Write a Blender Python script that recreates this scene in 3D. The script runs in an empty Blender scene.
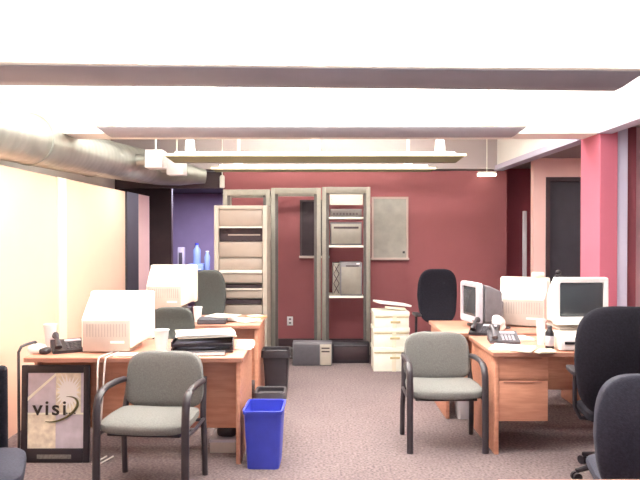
import bpy, bmesh, math, random
from mathutils import Vector, Matrix
random.seed(7)
PI = math.pi
C = bpy.context.scene.collection
CAMH = 1.55; HOR = 233.0; F = 640.0

# ---------------------------------------------------------------- materials
def srgb(r, g, b):
    def f(c):
        c /= 255.0
        return c/12.92 if c <= 0.04045 else ((c+0.055)/1.055)**2.4
    return (f(r), f(g), f(b), 1)

def mat(name, col, rough=0.6, scale=30, amt=0.12, metal=0.0, bump=0.0, bscale=None, spec=0.5, emit=None, est=0, sheen=0):
    m = bpy.data.materials.new(name); m.use_nodes = True
    nt = m.node_tree; N = nt.nodes; L = nt.links
    b = N['Principled BSDF']
    c = srgb(*col)
    tc = N.new('ShaderNodeTexCoord'); nz = N.new('ShaderNodeTexNoise')
    nz.inputs['Scale'].default_value = scale; nz.inputs['Detail'].default_value = 4
    L.new(tc.outputs['Object'], nz.inputs['Vector'])
    rp = N.new('ShaderNodeValToRGB')
    rp.color_ramp.elements[0].position = 0.3; rp.color_ramp.elements[1].position = 0.7
    rp.color_ramp.elements[0].color = tuple(max(0, x*(1-amt)) for x in c[:3])+(1,)
    rp.color_ramp.elements[1].color = tuple(min(1, x*(1+amt)) for x in c[:3])+(1,)
    L.new(nz.outputs['Fac'], rp.inputs['Fac']); L.new(rp.outputs['Color'], b.inputs['Base Color'])
    b.inputs['Roughness'].default_value = rough; b.inputs['Metallic'].default_value = metal
    b.inputs['Specular IOR Level'].default_value = spec
    if sheen: b.inputs['Sheen Weight'].default_value = sheen
    if bump:
        n2 = N.new('ShaderNodeTexNoise'); n2.inputs['Scale'].default_value = bscale or scale*3
        L.new(tc.outputs['Object'], n2.inputs['Vector'])
        bp = N.new('ShaderNodeBump'); bp.inputs['Strength'].default_value = bump; bp.inputs['Distance'].default_value = 0.01
        L.new(n2.outputs['Fac'], bp.inputs['Height']); L.new(bp.outputs['Normal'], b.inputs['Normal'])
    if emit:
        b.inputs['Emission Color'].default_value = srgb(*emit); b.inputs['Emission Strength'].default_value = est
    return m

def wood(name, c1, c2, rough=0.45):
    m = bpy.data.materials.new(name); m.use_nodes = True
    nt = m.node_tree; N = nt.nodes; L = nt.links; b = N['Principled BSDF']
    tc = N.new('ShaderNodeTexCoord'); mp = N.new('ShaderNodeMapping'); mp.inputs['Scale'].default_value = (2, 14, 14)
    nz = N.new('ShaderNodeTexNoise'); nz.inputs['Scale'].default_value = 3; nz.inputs['Detail'].default_value = 6
    rp = N.new('ShaderNodeValToRGB')
    rp.color_ramp.elements[0].position = .35; rp.color_ramp.elements[1].position = .65
    rp.color_ramp.elements[0].color = srgb(*c1); rp.color_ramp.elements[1].color = srgb(*c2)
    L.new(tc.outputs['Object'], mp.inputs['Vector']); L.new(mp.outputs['Vector'], nz.inputs['Vector'])
    L.new(nz.outputs['Fac'], rp.inputs['Fac']); L.new(rp.outputs['Color'], b.inputs['Base Color'])
    b.inputs['Roughness'].default_value = rough
    return m

def carpet_mat():
    m = bpy.data.materials.new('carpet'); m.use_nodes = True
    nt = m.node_tree; N = nt.nodes; L = nt.links; b = N['Principled BSDF']
    tc = N.new('ShaderNodeTexCoord')
    n1 = N.new('ShaderNodeTexNoise'); n1.inputs['Scale'].default_value = 55; n1.inputs['Detail'].default_value = 5
    n2 = N.new('ShaderNodeTexNoise'); n2.inputs['Scale'].default_value = 3
    L.new(tc.outputs['Object'], n1.inputs['Vector']); L.new(tc.outputs['Object'], n2.inputs['Vector'])
    r1 = N.new('ShaderNodeValToRGB'); r1.color_ramp.elements[0].position = .3; r1.color_ramp.elements[1].position = .7
    r1.color_ramp.elements[0].color = srgb(98, 87, 89); r1.color_ramp.elements[1].color = srgb(146, 130, 129)
    r2 = N.new('ShaderNodeValToRGB'); r2.color_ramp.elements[0].color = (.82, .80, .82, 1); r2.color_ramp.elements[1].color = (1, 1, 1, 1)
    L.new(n1.outputs['Fac'], r1.inputs['Fac']); L.new(n2.outputs['Fac'], r2.inputs['Fac'])
    mx = N.new('ShaderNodeMix'); mx.data_type = 'RGBA'; mx.blend_type = 'MULTIPLY'; mx.inputs[0].default_value = 1
    L.new(r1.outputs['Color'], mx.inputs[6]); L.new(r2.outputs['Color'], mx.inputs[7])
    L.new(mx.outputs[2], b.inputs['Base Color']); b.inputs['Roughness'].default_value = .95
    b.inputs['Specular IOR Level'].default_value = .1
    bp = N.new('ShaderNodeBump'); bp.inputs['Strength'].default_value = .5; bp.inputs['Distance'].default_value = .01
    L.new(n1.outputs['Fac'], bp.inputs['Height']); L.new(bp.outputs['Normal'], b.inputs['Normal'])
    return m

def duct_mat():
    m = bpy.data.materials.new('spiral_duct_metal'); m.use_nodes = True
    nt = m.node_tree; N = nt.nodes; L = nt.links; b = N['Principled BSDF']
    b.inputs['Metallic'].default_value = .75; b.inputs['Roughness'].default_value = .38
    tc = N.new('ShaderNodeTexCoord'); nz = N.new('ShaderNodeTexNoise'); nz.inputs['Scale'].default_value = 6
    L.new(tc.outputs['Object'], nz.inputs['Vector'])
    rp = N.new('ShaderNodeValToRGB'); rp.color_ramp.elements[0].color = srgb(150, 152, 148); rp.color_ramp.elements[1].color = srgb(196, 198, 190)
    L.new(nz.outputs['Fac'], rp.inputs['Fac']); L.new(rp.outputs['Color'], b.inputs['Base Color'])
    wv = N.new('ShaderNodeTexWave'); wv.bands_direction = 'Y'; wv.inputs['Scale'].default_value = 3.2; wv.inputs['Distortion'].default_value = .6
    L.new(tc.outputs['Object'], wv.inputs['Vector'])
    bp = N.new('ShaderNodeBump'); bp.inputs['Strength'].default_value = .25; bp.inputs['Distance'].default_value = .01
    L.new(wv.outputs['Fac'], bp.inputs['Height']); L.new(bp.outputs['Normal'], b.inputs['Normal'])
    return m

M = {
 'carpet': carpet_mat(), 'duct': duct_mat(),
 'ceil': mat('white_ceiling_paint', (250, 249, 245), .9, 4, .01),
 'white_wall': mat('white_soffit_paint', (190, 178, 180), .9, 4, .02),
 'trim': mat('pale_lilac_trim', (200, 196, 218), .7, 4, .02),
 'red': mat('brick_red_wall_paint', (146, 84, 88), .85, 3, .05),
 'darkred': mat('dark_red_paint', (128, 64, 74), .85, 3, .05),
 'pink': mat('pink_wall_paint', (184, 100, 120), .85, 3, .03),
 'palepink': mat('pale_pink_wall_paint', (255, 214, 206), .85, 3, .03),
 'greypink': mat('grey_pink_wall_paint', (205, 165, 170), .85, 3, .03),
 'peach': mat('peach_wall_paint', (240, 200, 176), .85, 2, .03),
 'seam': mat('cream_seam_strip', (255, 246, 214), .6, 4, .02),
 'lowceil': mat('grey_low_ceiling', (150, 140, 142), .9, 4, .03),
 'dark': mat('dark_door_paint', (58, 56, 64), .6, 6, .1),
 'darkframe': mat('dark_frame_paint', (66, 50, 54), .6, 6, .1),
 'blue_wall': mat('blue_grey_back_room_wall', (150, 136, 165), .9, 4, .06),
 'baseboard': mat('dark_baseboard', (58, 40, 46), .6, 10, .08),
 'wood': wood('orange_brown_laminate', (196, 136, 112), (212, 154, 128)),
 'woodtop': wood('pinkish_brown_laminate_top', (190, 132, 112), (206, 148, 126), .35),
 'woodedge': wood('dark_desk_edge', (160, 112, 96), (178, 126, 108), .4),
 'fabric': mat('grey_green_chair_fabric', (116, 115, 113), .95, 120, .16, bump=.25, bscale=260, spec=.1, sheen=.1),
 'fabric_dark': mat('dark_grey_green_fabric', (84, 86, 84), .95, 120, .16, bump=.25, bscale=260, spec=.1),
 'black_fabric': mat('black_chair_fabric', (36, 34, 42), .92, 90, .25, bump=.2, bscale=200, spec=.15),
 'navy_fabric': mat('blue_black_chair_fabric', (56, 56, 70), .8, 90, .2, bump=.2, bscale=200, spec=.3),
 'black_metal': mat('black_chair_metal', (58, 52, 58), .35, 20, .1, spec=.5),
 'black_plastic': mat('black_plastic', (40, 35, 42), .4, 20, .15),
 'dark_grey': mat('dark_grey_plastic', (84, 80, 86), .5, 20, .1),
 'grey_plastic': mat('grey_plastic', (116, 112, 118), .5, 20, .1),
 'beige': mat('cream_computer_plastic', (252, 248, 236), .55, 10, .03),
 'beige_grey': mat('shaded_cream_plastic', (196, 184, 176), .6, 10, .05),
 'vent_dark': mat('grey_vent_slots', (176, 164, 158), .7, 10, .08),
 'offwhite': mat('off_white_plastic', (238, 234, 236), .5, 10, .03),
 'lilac_plastic': mat('pale_lilac_plastic', (196, 190, 200), .5, 10, .04),
 'screen': mat('dark_glass_screen', (62, 66, 72), .25, 2, .1, spec=.6),
 'paper': mat('white_paper', (250, 248, 246), .8, 10, .02),
 'paper2': mat('cream_paper', (246, 236, 214), .8, 10, .03),
 'cardboard': mat('cream_cardboard', (255, 250, 236), .85, 12, .04),
 'cardboard_tape': mat('brown_box_tape', (196, 176, 130), .6, 12, .05),
 'blue': mat('blue_bin_plastic', (62, 74, 196), .45, 12, .06),
 'bin_black': mat('black_bin_plastic', (48, 44, 50), .45, 12, .12),
 'bin_white': mat('pale_bin_plastic', (206, 204, 210), .5, 12, .04),
 'rack_grey': mat('grey_green_rack_metal', (134, 128, 120), .45, 14, .06, metal=.2),
 'rack_dark': mat('dark_rack_metal', (84, 78, 76), .5, 14, .08, metal=.2),
 'rack_beige': mat('beige_cabinet_metal', (176, 166, 154), .5, 12, .03),
 'rack_panel': mat('beige_blank_panel', (160, 146, 135), .5, 12, .03),
 'rack_light': mat('pale_panel_trim', (228, 216, 206), .5, 12, .03),
 'slot': mat('dark_drive_slot', (50, 34, 40), .6, 20, .15),
 'shelfwhite': mat('white_rack_shelf', (248, 242, 230), .5, 10, .02),
 'winpane': mat('milky_window_glass', (168, 164, 156), .3, 8, .12),
 'winpane_dark': mat('dark_window_glass', (44, 30, 38), .6, 8, .12),
 'winframe': mat('pale_window_frame', (206, 186, 178), .6, 8, .04),
 'fixture': mat('grey_light_housing', (160, 160, 172), .55, 8, .03),
 'tube': mat('lit_fluorescent_tube', (255, 255, 240), .5, 8, .0, emit=(255, 250, 225), est=6),
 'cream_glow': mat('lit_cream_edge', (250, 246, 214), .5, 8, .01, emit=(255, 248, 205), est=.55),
 'olive': mat('olive_grey_housing', (132, 124, 98), .5, 8, .04),
 'hanger': mat('white_hanger_enamel', (250, 248, 240), .4, 8, .01),
 'chrome': mat('chrome', (190, 190, 196), .25, 8, .05, metal=.9),
 'cord': mat('white_cord', (222, 214, 210), .5, 20, .04),
 'poster_frame': mat('black_poster_frame', (40, 34, 42), .35, 14, .12),
 'poster_grey': mat('poster_lilac_grey', (206, 198, 210), .5, 14, .12),
 'poster_cream': mat('poster_cream', (255, 250, 236), .5, 14, .05),
 'poster_tan': mat('poster_tan_marble', (236, 224, 206), .5, 18, .25),
 'poster_ink': mat('poster_olive_ink', (92, 84, 48), .5, 14, .05),
 'poster_inkdark': mat('poster_dark_ink', (46, 40, 38), .5, 14, .05),
 'strip': mat('poster_caption_strip', (120, 116, 112), .5, 60, .3),
 'amber': mat('amber_label', (200, 160, 120), .5, 20, .1),
}

# ---------------------------------------------------------------- mesh builder
class MB:
    def __init__(s): s.bm = bmesh.new()
    def _xf(s, vs, loc, rot):
        mt = Matrix.Translation(Vector(loc))
        if rot: mt = mt @ (Matrix.Rotation(rot[2], 4, 'Z') @ Matrix.Rotation(rot[1], 4, 'Y') @ Matrix.Rotation(rot[0], 4, 'X'))
        for v in vs: v.co = mt @ v.co
    def box(s, x0, x1, y0, y1, z0, z1, bev=0.0, rot=None, seg=2):
        cx, cy, cz = (x0+x1)/2, (y0+y1)/2, (z0+z1)/2
        t = bmesh.new()
        bmesh.ops.create_cube(t, size=1)
        for v in t.verts: v.co = Vector((v.co.x*(x1-x0), v.co.y*(y1-y0), v.co.z*(z1-z0)))
        if bev > 0:
            bev = min(bev, .45*min(abs(x1-x0), abs(y1-y0), abs(z1-z0)))
            bmesh.ops.bevel(t, geom=t.edges[:], offset=bev, segments=seg, profile=.5, affect='EDGES')
        s._xf(t.verts, (cx, cy, cz), rot); s.join(t); return s
    def join(s, t):
        me = bpy.data.meshes.new('tmp'); t.to_mesh(me); t.free(); s.bm.from_mesh(me); bpy.data.meshes.remove(me)
    def prism(s, pts, y0, y1):               # polygon in (x,z) extruded along y
        a = [s.bm.verts.new((x, y0, z)) for x, z in pts]; b = [s.bm.verts.new((x, y1, z)) for x, z in pts]
        n = len(pts); s.bm.faces.new(a); s.bm.faces.new(b[::-1])
        for i in range(n): s.bm.faces.new((a[i], b[i], b[(i+1) % n], a[(i+1) % n]))
        return s
    def loft(s, rings, cap=True):
        R = [[s.bm.verts.new(p) for p in r] for r in rings]; n = len(R[0])
        for a, b in zip(R, R[1:]):
            for i in range(n): s.bm.faces.new((a[i], a[(i+1) % n], b[(i+1) % n], b[i]))
        if cap: s.bm.faces.new(R[0][::-1]); s.bm.faces.new(R[-1])
        return s
    def tube(s, pts, r, n=10, close=False, rz=None):
        pts = [Vector(p) for p in pts]; rings = []
        up = None
        for i, p in enumerate(pts):
            if i == 0: d = pts[1]-p
            elif i == len(pts)-1: d = p-pts[-2]
            else: d = (pts[i+1]-p).normalized()+(p-pts[i-1]).normalized()
            d.normalize()
            if up is None:
                up = Vector((0, 0, 1)) if abs(d.z) < .9 else Vector((1, 0, 0))
            a = d.cross(up).normalized(); b = a.cross(d).normalized(); up = b
            rr = r[i] if isinstance(r, (list, tuple)) else r
            rings.append([p+a*(math.cos(2*PI*k/n)*rr)+b*(math.sin(2*PI*k/n)*(rz*rr if rz else rr)) for k in range(n)])
        return s.loft(rings)
    def lathe(s, prof, n=24, loc=(0, 0, 0)):
        rings = [[Vector((r*math.cos(2*PI*k/n)+loc[0], r*math.sin(2*PI*k/n)+loc[1], z+loc[2])) for k in range(n)] for r, z in prof]
        return s.loft(rings)
    def sq(s, c, a, e1=.3, e2=.3, nu=28, nv=14, fn=None):   # superellipsoid
        def f(w, m): return math.copysign(abs(w)**m, w)
        rings = []
        for j in range(1, nv):
            v = -PI/2+PI*j/nv
            ring = []
            for i in range(nu):
                u = 2*PI*i/nu
                p = Vector((a[0]*f(math.cos(v), e1)*f(math.cos(u), e2), a[1]*f(math.cos(v), e1)*f(math.sin(u), e2), a[2]*f(math.sin(v), e1)))
                if fn: p = fn(p)
                ring.append(p+Vector(c))
            rings.append(ring)
        return s.loft(rings)
    def build(s, name, m, parent=None, loc=None, smooth=True):
        me = bpy.data.meshes.new(name); bmesh.ops.recalc_face_normals(s.bm, faces=s.bm.faces[:])
        s.bm.to_mesh(me); s.bm.free()
        if smooth:
            for p in me.polygons: p.use_smooth = True
            try: me.set_sharp_from_angle(angle=math.radians(38))
            except Exception: pass
        me.materials.append(M[m] if isinstance(m, str) else m)
        o = bpy.data.objects.new(name, me); C.objects.link(o)
        if parent: o.parent = parent
        if loc: o.location = loc
        return o

def thing(name, label, cat, loc=(0, 0, 0), rz=0, group=None):
    o = bpy.data.objects.new(name, None); C.objects.link(o); o.empty_display_size = .1
    o.location = loc; o.rotation_euler = (0, 0, rz); o['label'] = label; o['category'] = cat
    if group: o['group'] = group
    return o
def tag(o, label, cat, group=None, rz=0):
    o['label'] = label; o['category'] = cat
    if group: o['group'] = group
    if rz: o.rotation_euler = (0, 0, rz)
    return o
def struct(name, mb, m, parent=None, smooth=False):
    o = mb.build(name, m, parent, smooth=smooth); o['kind'] = 'structure'; return o
def copy_tree(o, parent=None):
    c = o.copy(); C.objects.link(c)
    if parent: c.parent = parent
    for ch in [x for x in bpy.data.objects if x.parent == o]: copy_tree(ch, c)
    return c
def X(px, s): return (px-320.0)/s
def D(s): return F/s
def H(py, s): return CAMH-(py-HOR)/s

# ---------------------------------------------------------------- the shell
CEIL = 2.90; SOF = 2.385; BACK = 8.60
struct('floor', MB().box(-6, 5, -1.5, 13, -.1, 0), 'carpet')
struct('ceiling', MB().box(-3.2, 5, -1.5, 8.9, CEIL, CEIL+.1), 'ceil')
# left wall: lower partition with ledge, white upper wall behind the duct
struct('wall_left', MB().box(-2.80, -2.35, -1.5, 8.74, 0, 2.05), 'peach')
struct('wall_left_upper', MB().box(-2.90, -2.80, -1.5, 8.74, 2.05, CEIL), 'ceil')
struct('trim_1', MB().box(-2.35, -2.335, 5.72, 5.90, 0, 2.05), 'seam')
# doorway in left wall
dr = struct('door_1', MB().box(-2.35, -2.325, 7.72, 8.20, 0, 2.05), 'dark')
struct('wall_left_end', MB().box(-2.35, -2.33, 8.20, 8.74, 0, 2.05), 'palepink')
# back room
struct('wall_far', MB().box(-3.8, -.4, 11.9, 12.0, 0, 2.5), 'blue_wall')
struct('wall_far_left', MB().box(-3.3, -3.2, 8.75, 11.9, 0, 2.5), 'dark')
struct('wall_far_right', MB().box(-1.0, -.9, 8.72, 11.9, 0, 2.5), 'darkred')
struct('ceiling_back_room', MB().box(-3.8, -.4, 8.90, 12.0, 2.28, 2.38), 'dark')
# back wall
struct('wall_back', MB().box(-1.30, 2.51, BACK, BACK+.1, 0, SOF), 'red')
struct('wall_back_header', MB().box(-2.79, -1.30, BACK+.14, BACK+.24, 2.16, SOF), 'darkframe')
struct('wall_back_room_partition', MB().box(-3.3, -2.18, 9.4, 9.5, 0, 2.3), 'darkframe')
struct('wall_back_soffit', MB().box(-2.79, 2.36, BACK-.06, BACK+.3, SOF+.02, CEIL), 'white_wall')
struct('wall_back_recess', MB().box(2.3, 3.6, 9.05, 9.15, 0, 2.5), mat('recess_red', (170, 84, 96), .85, 3, .05))
struct('wall_recess_side', MB().box(2.41, 2.51, BACK+.1, 9.05, 0, 2.5), 'darkred')
struct('baseboard_back', MB().box(-1.28, 2.51, BACK-.02, BACK, 0, .13), 'baseboard')
# cross beam
struct('trim_2', MB().box(-2.79, 2.36, 5.42, 5.76, 2.392, CEIL), 'ceil')
# right soffit + trims
struct('wall_right_soffit', MB().box(2.36, 2.46, -1.5, 9.0, 2.45, CEIL), 'ceil')
struct('trim_3', MB().box(2.33, 2.46, -1.5, 5.40, SOF, 2.45, .004), 'trim')
struct('trim_4', MB().box(2.33, 2.46, 5.80, 8.60, SOF, 2.45, .004), 'trim')
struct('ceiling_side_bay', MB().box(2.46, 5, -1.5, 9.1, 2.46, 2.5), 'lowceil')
# pillar and trims
struct('wall_pillar', MB().box(2.36, 2.51, 5.40, 5.80, 0, 2.45, .004), 'pink')
struct('trim_5', MB().box(2.51, 2.605, 5.42, 5.54, 0, 2.45, .004), 'trim')
struct('trim_6', MB().box(2.605, 2.69, 5.45, 5.56, 0, 2.45), 'darkred')
struct('wall_right_near', MB().box(2.69, 5, 5.52, 5.62, 0, 2.46), 'greypink')
struct('wall_right', MB().box(4.9, 5, -1.5, 9.0, 0, 2.46), 'greypink')
# pale pink wall with a dark doorway
b = MB(); b.box(2.60, 2.75, 7.8, 7.9, 0, 2.46); b.box(2.75, 3.65, 7.8, 7.9, 2.23, 2.46); b.box(3.65, 4.9, 7.8, 7.9, 0, 2.46)
struct('wall_right_far', b, 'palepink')
d2 = struct('door_2', MB().box(2.80, 3.60, 7.84, 7.88, 0, 2.18, .003), 'dark')
b = MB(); b.box(2.75, 2.80, 7.79, 7.89, 0, 2.23); b.box(2.80, 3.60, 7.79, 7.89, 2.18, 2.23); b.box(3.60, 3.65, 7.79, 7.89, 0, 2.23)
fr = b.build('door_frame', 'darkframe', d2)
MB().sq((2.87, 7.82, 1.0), (.03, .03, .03), 1, 1, 16, 8).build('door_handle', 'chrome', d2)
# windows on the back wall
def window(n, x0, x1, z0, z1, pane, lit, fm='winframe'):
    b = MB(); t = .025
    b.box(x0, x1, BACK-.03, BACK, z1-t, z1); b.box(x0, x0+t, BACK-.03, BACK, z0, z1); b.box(x1-t, x1, BACK-.03, BACK, z0, z1)
    w = struct('window_%d' % n, b, fm)
    MB().box(x0+t, x1-t, BACK-.012, BACK-.004, z0, z1-t).build('window_pane', pane, w)
    MB().box(x0-.01, x1+.01, BACK-.05, BACK, z0-.03, z0, .004).build('window_sill', 'winframe', w)
    if lit: MB().box(x1-.075, x1-.045, BACK-.03, BACK-.012, z0+.06, z0+.09, .005).build('latch', 'black_plastic', w)
window(1, X(371.5, 74.4), X(408, 74.4), H(260, 74.4)+.03, H(197, 74.4), 'winpane', True)
window(2, X(300, 74.4), X(329, 74.4), H(258, 74.4)+.03, H(200, 74.4), 'winpane_dark', False, 'darkframe')
# socket on back wall
t = thing('wall_socket', 'small white electrical socket plate low on the red back wall', 'socket', (X(290, 74.4), BACK-.012, H(321, 74.4)))
MB().box(-.04, .04, 0, .012, -.06, .06, .004).build('plate', 'offwhite', t)
for dz in (-.025, .025): MB().box(-.015, .015, -.003, .002, dz-.012, dz+.012, .002).build('outlet', 'grey_plastic', t)

# ---------------------------------------------------------------- ceiling uplights
def fixture(cx, y, zb, L, h, wt, label, roll=0, hang=True, stems=(-.42, 0, .42), rimm='vent_dark', hm='fixture', pw=1.0):
    t = thing('pendant_uplight', label, 'ceiling light', (cx, y, zb), 0, 'long pendant uplights across the room')
    t.rotation_euler = (0, roll, 0)
    lb = L-2*h*1.1; wb = wt*.35
    b = MB()
    def ring(l, w, z): return [Vector((-l/2, -w/2, z)), Vector((l/2, -w/2, z)), Vector((l/2, w/2, z)), Vector((-l/2, w/2, z))]
    b.loft([ring(L-.03, wt-.03, h-.012), ring(L-.03, wt-.03, h), ring(L, wt, h), ring(L, wt, h-.01), ring(lb, wb, 0), ], cap=False)
    b.bm.faces.new([v for v in b.bm.verts][-4:]); b.bm.faces.new([v for v in b.bm.verts][:4])
    b.build('housing', hm, t)
    b = MB(); rh = .006 if rimm == 'vent_dark' else .022; b.box(-L/2, L/2, -wt/2-.004, -wt/2+.004, h-rh, h+.006); b.build('rim', rimm, t)
    MB().tube([(-L/2+.1, 0, h+.022), (L/2-.1, 0, h+.022)], .018, 8).build('tube', 'tube', t)
    if hang:
        for k in stems:
            s_ = MB(); s_.lathe([(.05, h+.04), (.055, h+.06), (.05, h+.16), (.022, h+.2), (.022, CEIL-zb-.03), (.06, CEIL-zb-.02), (.06, CEIL-zb)], 16, (k*L, 0, 0))
            s_.build('hanger', 'hanger', t)
    li = bpy.data.lights.new('uplight', 'AREA'); li.shape = 'RECTANGLE'; li.size = L-.2; li.size_y = wt*.7
    li.spread = PI if pw == 1 else math.radians(95)
    li.energy = pw*LP*L/3.4; li.color = (1, .975, .92)
    lo = bpy.data.objects.new('uplight', li); C.objects.link(lo); lo.parent = t; lo.location = (0, 0, h+.05); lo.rotation_euler = (PI, 0, 0)
    return t
LP = 130
fixture(X(300, 189), D(189), 2.325, 3.52, .07, .26, 'long grey pendant uplight nearest the camera, spanning the whole picture', roll=.0095, stems=(-.3, .3))
fixture(X(311.5, 124), D(124), 2.325, 3.38, .065, .24, 'second grey pendant uplight from the camera, in front of the white cross beam', stems=(-.42, .42))
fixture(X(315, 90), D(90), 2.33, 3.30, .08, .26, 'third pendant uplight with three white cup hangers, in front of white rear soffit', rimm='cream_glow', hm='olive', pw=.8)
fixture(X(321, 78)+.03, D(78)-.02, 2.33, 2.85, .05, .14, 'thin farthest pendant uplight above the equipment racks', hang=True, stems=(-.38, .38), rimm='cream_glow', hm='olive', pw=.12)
t = thing('strip_light', 'short white strip light high by the right corner of the red wall', 'light', (2.20, 8.45, 2.30))
MB().box(-.12, .12, -.03, .03, 0, .035, .008).build('lens', 'tube', t)
MB().box(-.12, .12, -.035, .035, .035, .06, .004).build('housing', 'hanger', t)
MB().tube([(0, 0, .06), (0, 0, .60)], .008, 8).build('rod', 'hanger', t)

# ---------------------------------------------------------------- duct
t = thing('air_duct', 'large round silver spiral air duct running above the peach left wall', 'air duct', (0, 0, 0))
pts = [(-2.36, -1.4, 2.29), (-2.36, 2, 2.29), (-2.36, 4.6, 2.295), (-2.37, 6.2, 2.33), (-2.30, 7.2, 2.36), (-2.14, 7.8, 2.36)]
MB().tube(pts, .205, 32).build('duct_run', 'duct', t)
MB().tube([(-2.14, 7.8, 2.36), (-2.0, 8.05, 2.34), (-1.80, 8.22, 2.32), (-1.62, 8.36, 2.30), (-1.50, 8.40, 2.29)], [.205, .19, .16, .11, .09], 24).build('duct_elbow', 'duct', t)
for yy in (1.2, 3.4, 5.2, 6.6): 
    xx = -2.36 if yy < 6 else -2.36
    zz = 2.29 if yy < 5 else (2.31 if yy < 6 else 2.34)
    MB().tube([(xx, yy-.02, zz), (xx, yy+.02, zz)], .214, 32).build('collar', 'duct', t)
for (px_, s_, zz, hw) in ((156, 88, 2.28, .10), (177, 82, 2.25, .105)):
    x_, y_ = X(px_, s_), D(s_)
    d_ = MB().box(x_-hw, x_+hw, y_-.1, y_+.1, zz, zz+.205, .01).build('diffuser_box', 'offwhite', t)
    MB().tube([(x_-hw, y_, zz+.1), (x_-hw-.12, y_+.02, zz+.1)], .07, 16).build('neck', 'duct', d_)
    MB().tube([(x_, y_, zz+.2), (x_, y_, CEIL)], .01, 8).build('rod', 'hanger', d_)
t = thing('hanging_sensor', 'small white cylinder hanging where the duct meets the red wall', 'detector', (X(219.5, 75.8)+.03, 8.49, H(188, 75.8)))
MB().lathe([(.02, 0), (.034, .01), (.034, .15), (.02, .17)], 16).build('body', 'hanger', t)
MB().tube([(0, 0, .17), (0, 0, CEIL-H(188, 75.8))], .006, 8).build('wire', 'hanger', t)

# ---------------------------------------------------------------- desks
DH = .72
def desk(label, x0, x1, y0, y1, left_in=0, drawers=None, modesty=True, right_in=0.0, mod_y=None, front='back'):
    t = thing('office_desk', label, 'desk', ((x0+x1)/2, (y0+y1)/2, 0), 0, 'orange-brown laminate office desks')
    ox, oy = (x0+x1)/2, (y0+y1)/2
    MB().box(x0-ox, x1-ox, y0-oy, y1-oy, DH-.032, DH, .004).build('tabletop', 'woodtop', t)
    MB().box(x0-ox+.01, x1-ox-.01, y0-oy-.004, y0-oy+.001, DH-.030, DH-.004).build('edge_band', 'woodedge', t)
    MB().box(x0-ox+.02, x0-ox+.05, y0-oy+.02+left_in, y1-oy-.02, 0, DH-.032, .003).build('side_panel', 'wood', t)
    MB().box(x1-ox-.05, x1-ox-.02, y0-oy+.02+right_in, y1-oy-.02, 0, DH-.032, .003).build('side_panel', 'wood', t)
    if modesty:
        my = (mod_y if mod_y else y0+.16)-oy
        MB().box(x0-ox+.05, x1-ox-.05, my, my+.018, .20, DH-.032, .002).build('modesty_panel', 'wood', t)
    if drawers:
        a, b_, zs = drawers
        MB().box(a-ox, b_-ox, y0-oy+.05, y1-oy-.1, .23, DH-.034, .003).build('pedestal', 'wood', t)
        for z0, z1 in zs:
            d = MB().box(a-ox+.004, b_-ox-.004, y0-oy+.028, y0-oy+.049, z0, z1, .003).build('drawer', 'wood', t)
            MB().box(a-ox+.05, b_-ox-.05, y0-oy+.024, y0-oy+.029, z1-.012, z1-.006).build('handle', 'woodedge', d)
    return t
LX0, LX1 = -1.975, -.512
desk('orange-brown desk at left front with framed poster leaning underneath and blue bin beside it', LX0, LX1, 4.25, 5.00, left_in=.10, mod_y=4.42)
desk('orange-brown desk at left rear under the farther cream monitor', -2.0, -.54, 5.75, 6.48, mod_y=5.86)
desk('orange-brown drawer desk at right front beside the black high-back chair', 1.20, 2.9, 4.44, 5.16, drawers=(1.235, 1.60, [(.232, .515), (.525, .684)]), modesty=False)
desk('orange-brown desk at right rear under the grey angled monitor', 1.03, 2.33, 5.30, 6.06, mod_y=5.5)
dk = desk('brown desk edge just showing along the bottom right of the picture', .60, 1.9, 1.35, 2.152, mod_y=1.6)
for o in bpy.data.objects:
    if o.parent == dk: o.data.materials[0] = M['woodedge']

# ---------------------------------------------------------------- guest chairs
def guest_chair(label, loc, rz):
    t = thing('guest_chair', label, 'chair', loc, rz, 'grey-green guest armchairs')
    w = .265; r = .019
    # seat (front toward -y)
    def fs(p):
        k = p.y/.24
        p.z += -.018*max(0, -k)**2 + .012*(p.x/.27)**2
        p.x *= 1-.05*max(0, k)
        return p
    MB().sq((0, -.02, .415), (.268, .205, .042), .55, .32, 40, 14, fs).build('seat', 'fabric', t)
    MB().box(-.22, .22, -.17, .18, .355, .375, .006).build('seat_pan', 'black_plastic', t)
    def fb(p):
        z = p.z; p.x *= 1-.05*(z/.17)
        p.y += .10*(z+.17)*.55 + .35*(p.x**2)*-1
        return p
    MB().sq((0, .235, .605), (.252, .036, .180), .45, .38, 40, 16, fb).build('backrest', 'fabric', t)
    MB().box(-.17, .17, .262, .280, .46, .74, .006, rot=(-.055, 0, 0)).build('back_shell', 'black_plastic', t)
    for s in (-1, 1):
        x = s*w
        # front leg sweeping into the arm
        MB().tube([(x, -.215, 0), (x, -.213, .25), (x, -.208, .48), (x, -.200, .545), (x, -.175, .59), (x, -.13, .612)], r, 10, rz=1.25).build('leg', 'black_metal', t)
        MB().tube([(x, -.135, .611), (x, -.05, .622), (x, .08, .620), (x*.98, .19, .610), (x*.93, .245, .59)], [r, .020, .020, r, .012], 10).build('armrest', 'black_metal', t)
        MB().tube([(x, .215, 0), (x, .20, .22), (x*.98, .19, .38), (x*.95, .225, .50), (x*.93, .262, .62)], r, 10).build('leg', 'black_metal', t)
        MB().tube([(x, -.208, .37), (x, 0, .36), (x, .192, .37)], .011, 8).build('side_rail', 'black_metal', t)
    MB().tube([(-w, -.05, .355), (w, -.05, .355)], .011, 8).build('stretcher', 'black_metal', t)
    MB().tube([(-w, .17, .365), (w, .17, .365)], .011, 8).build('stretcher', 'black_metal', t)
    return t
guest_chair('grey-green armchair standing in front of the left front desk', (-1.02, 3.90, 0), math.radians(-5))
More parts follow.
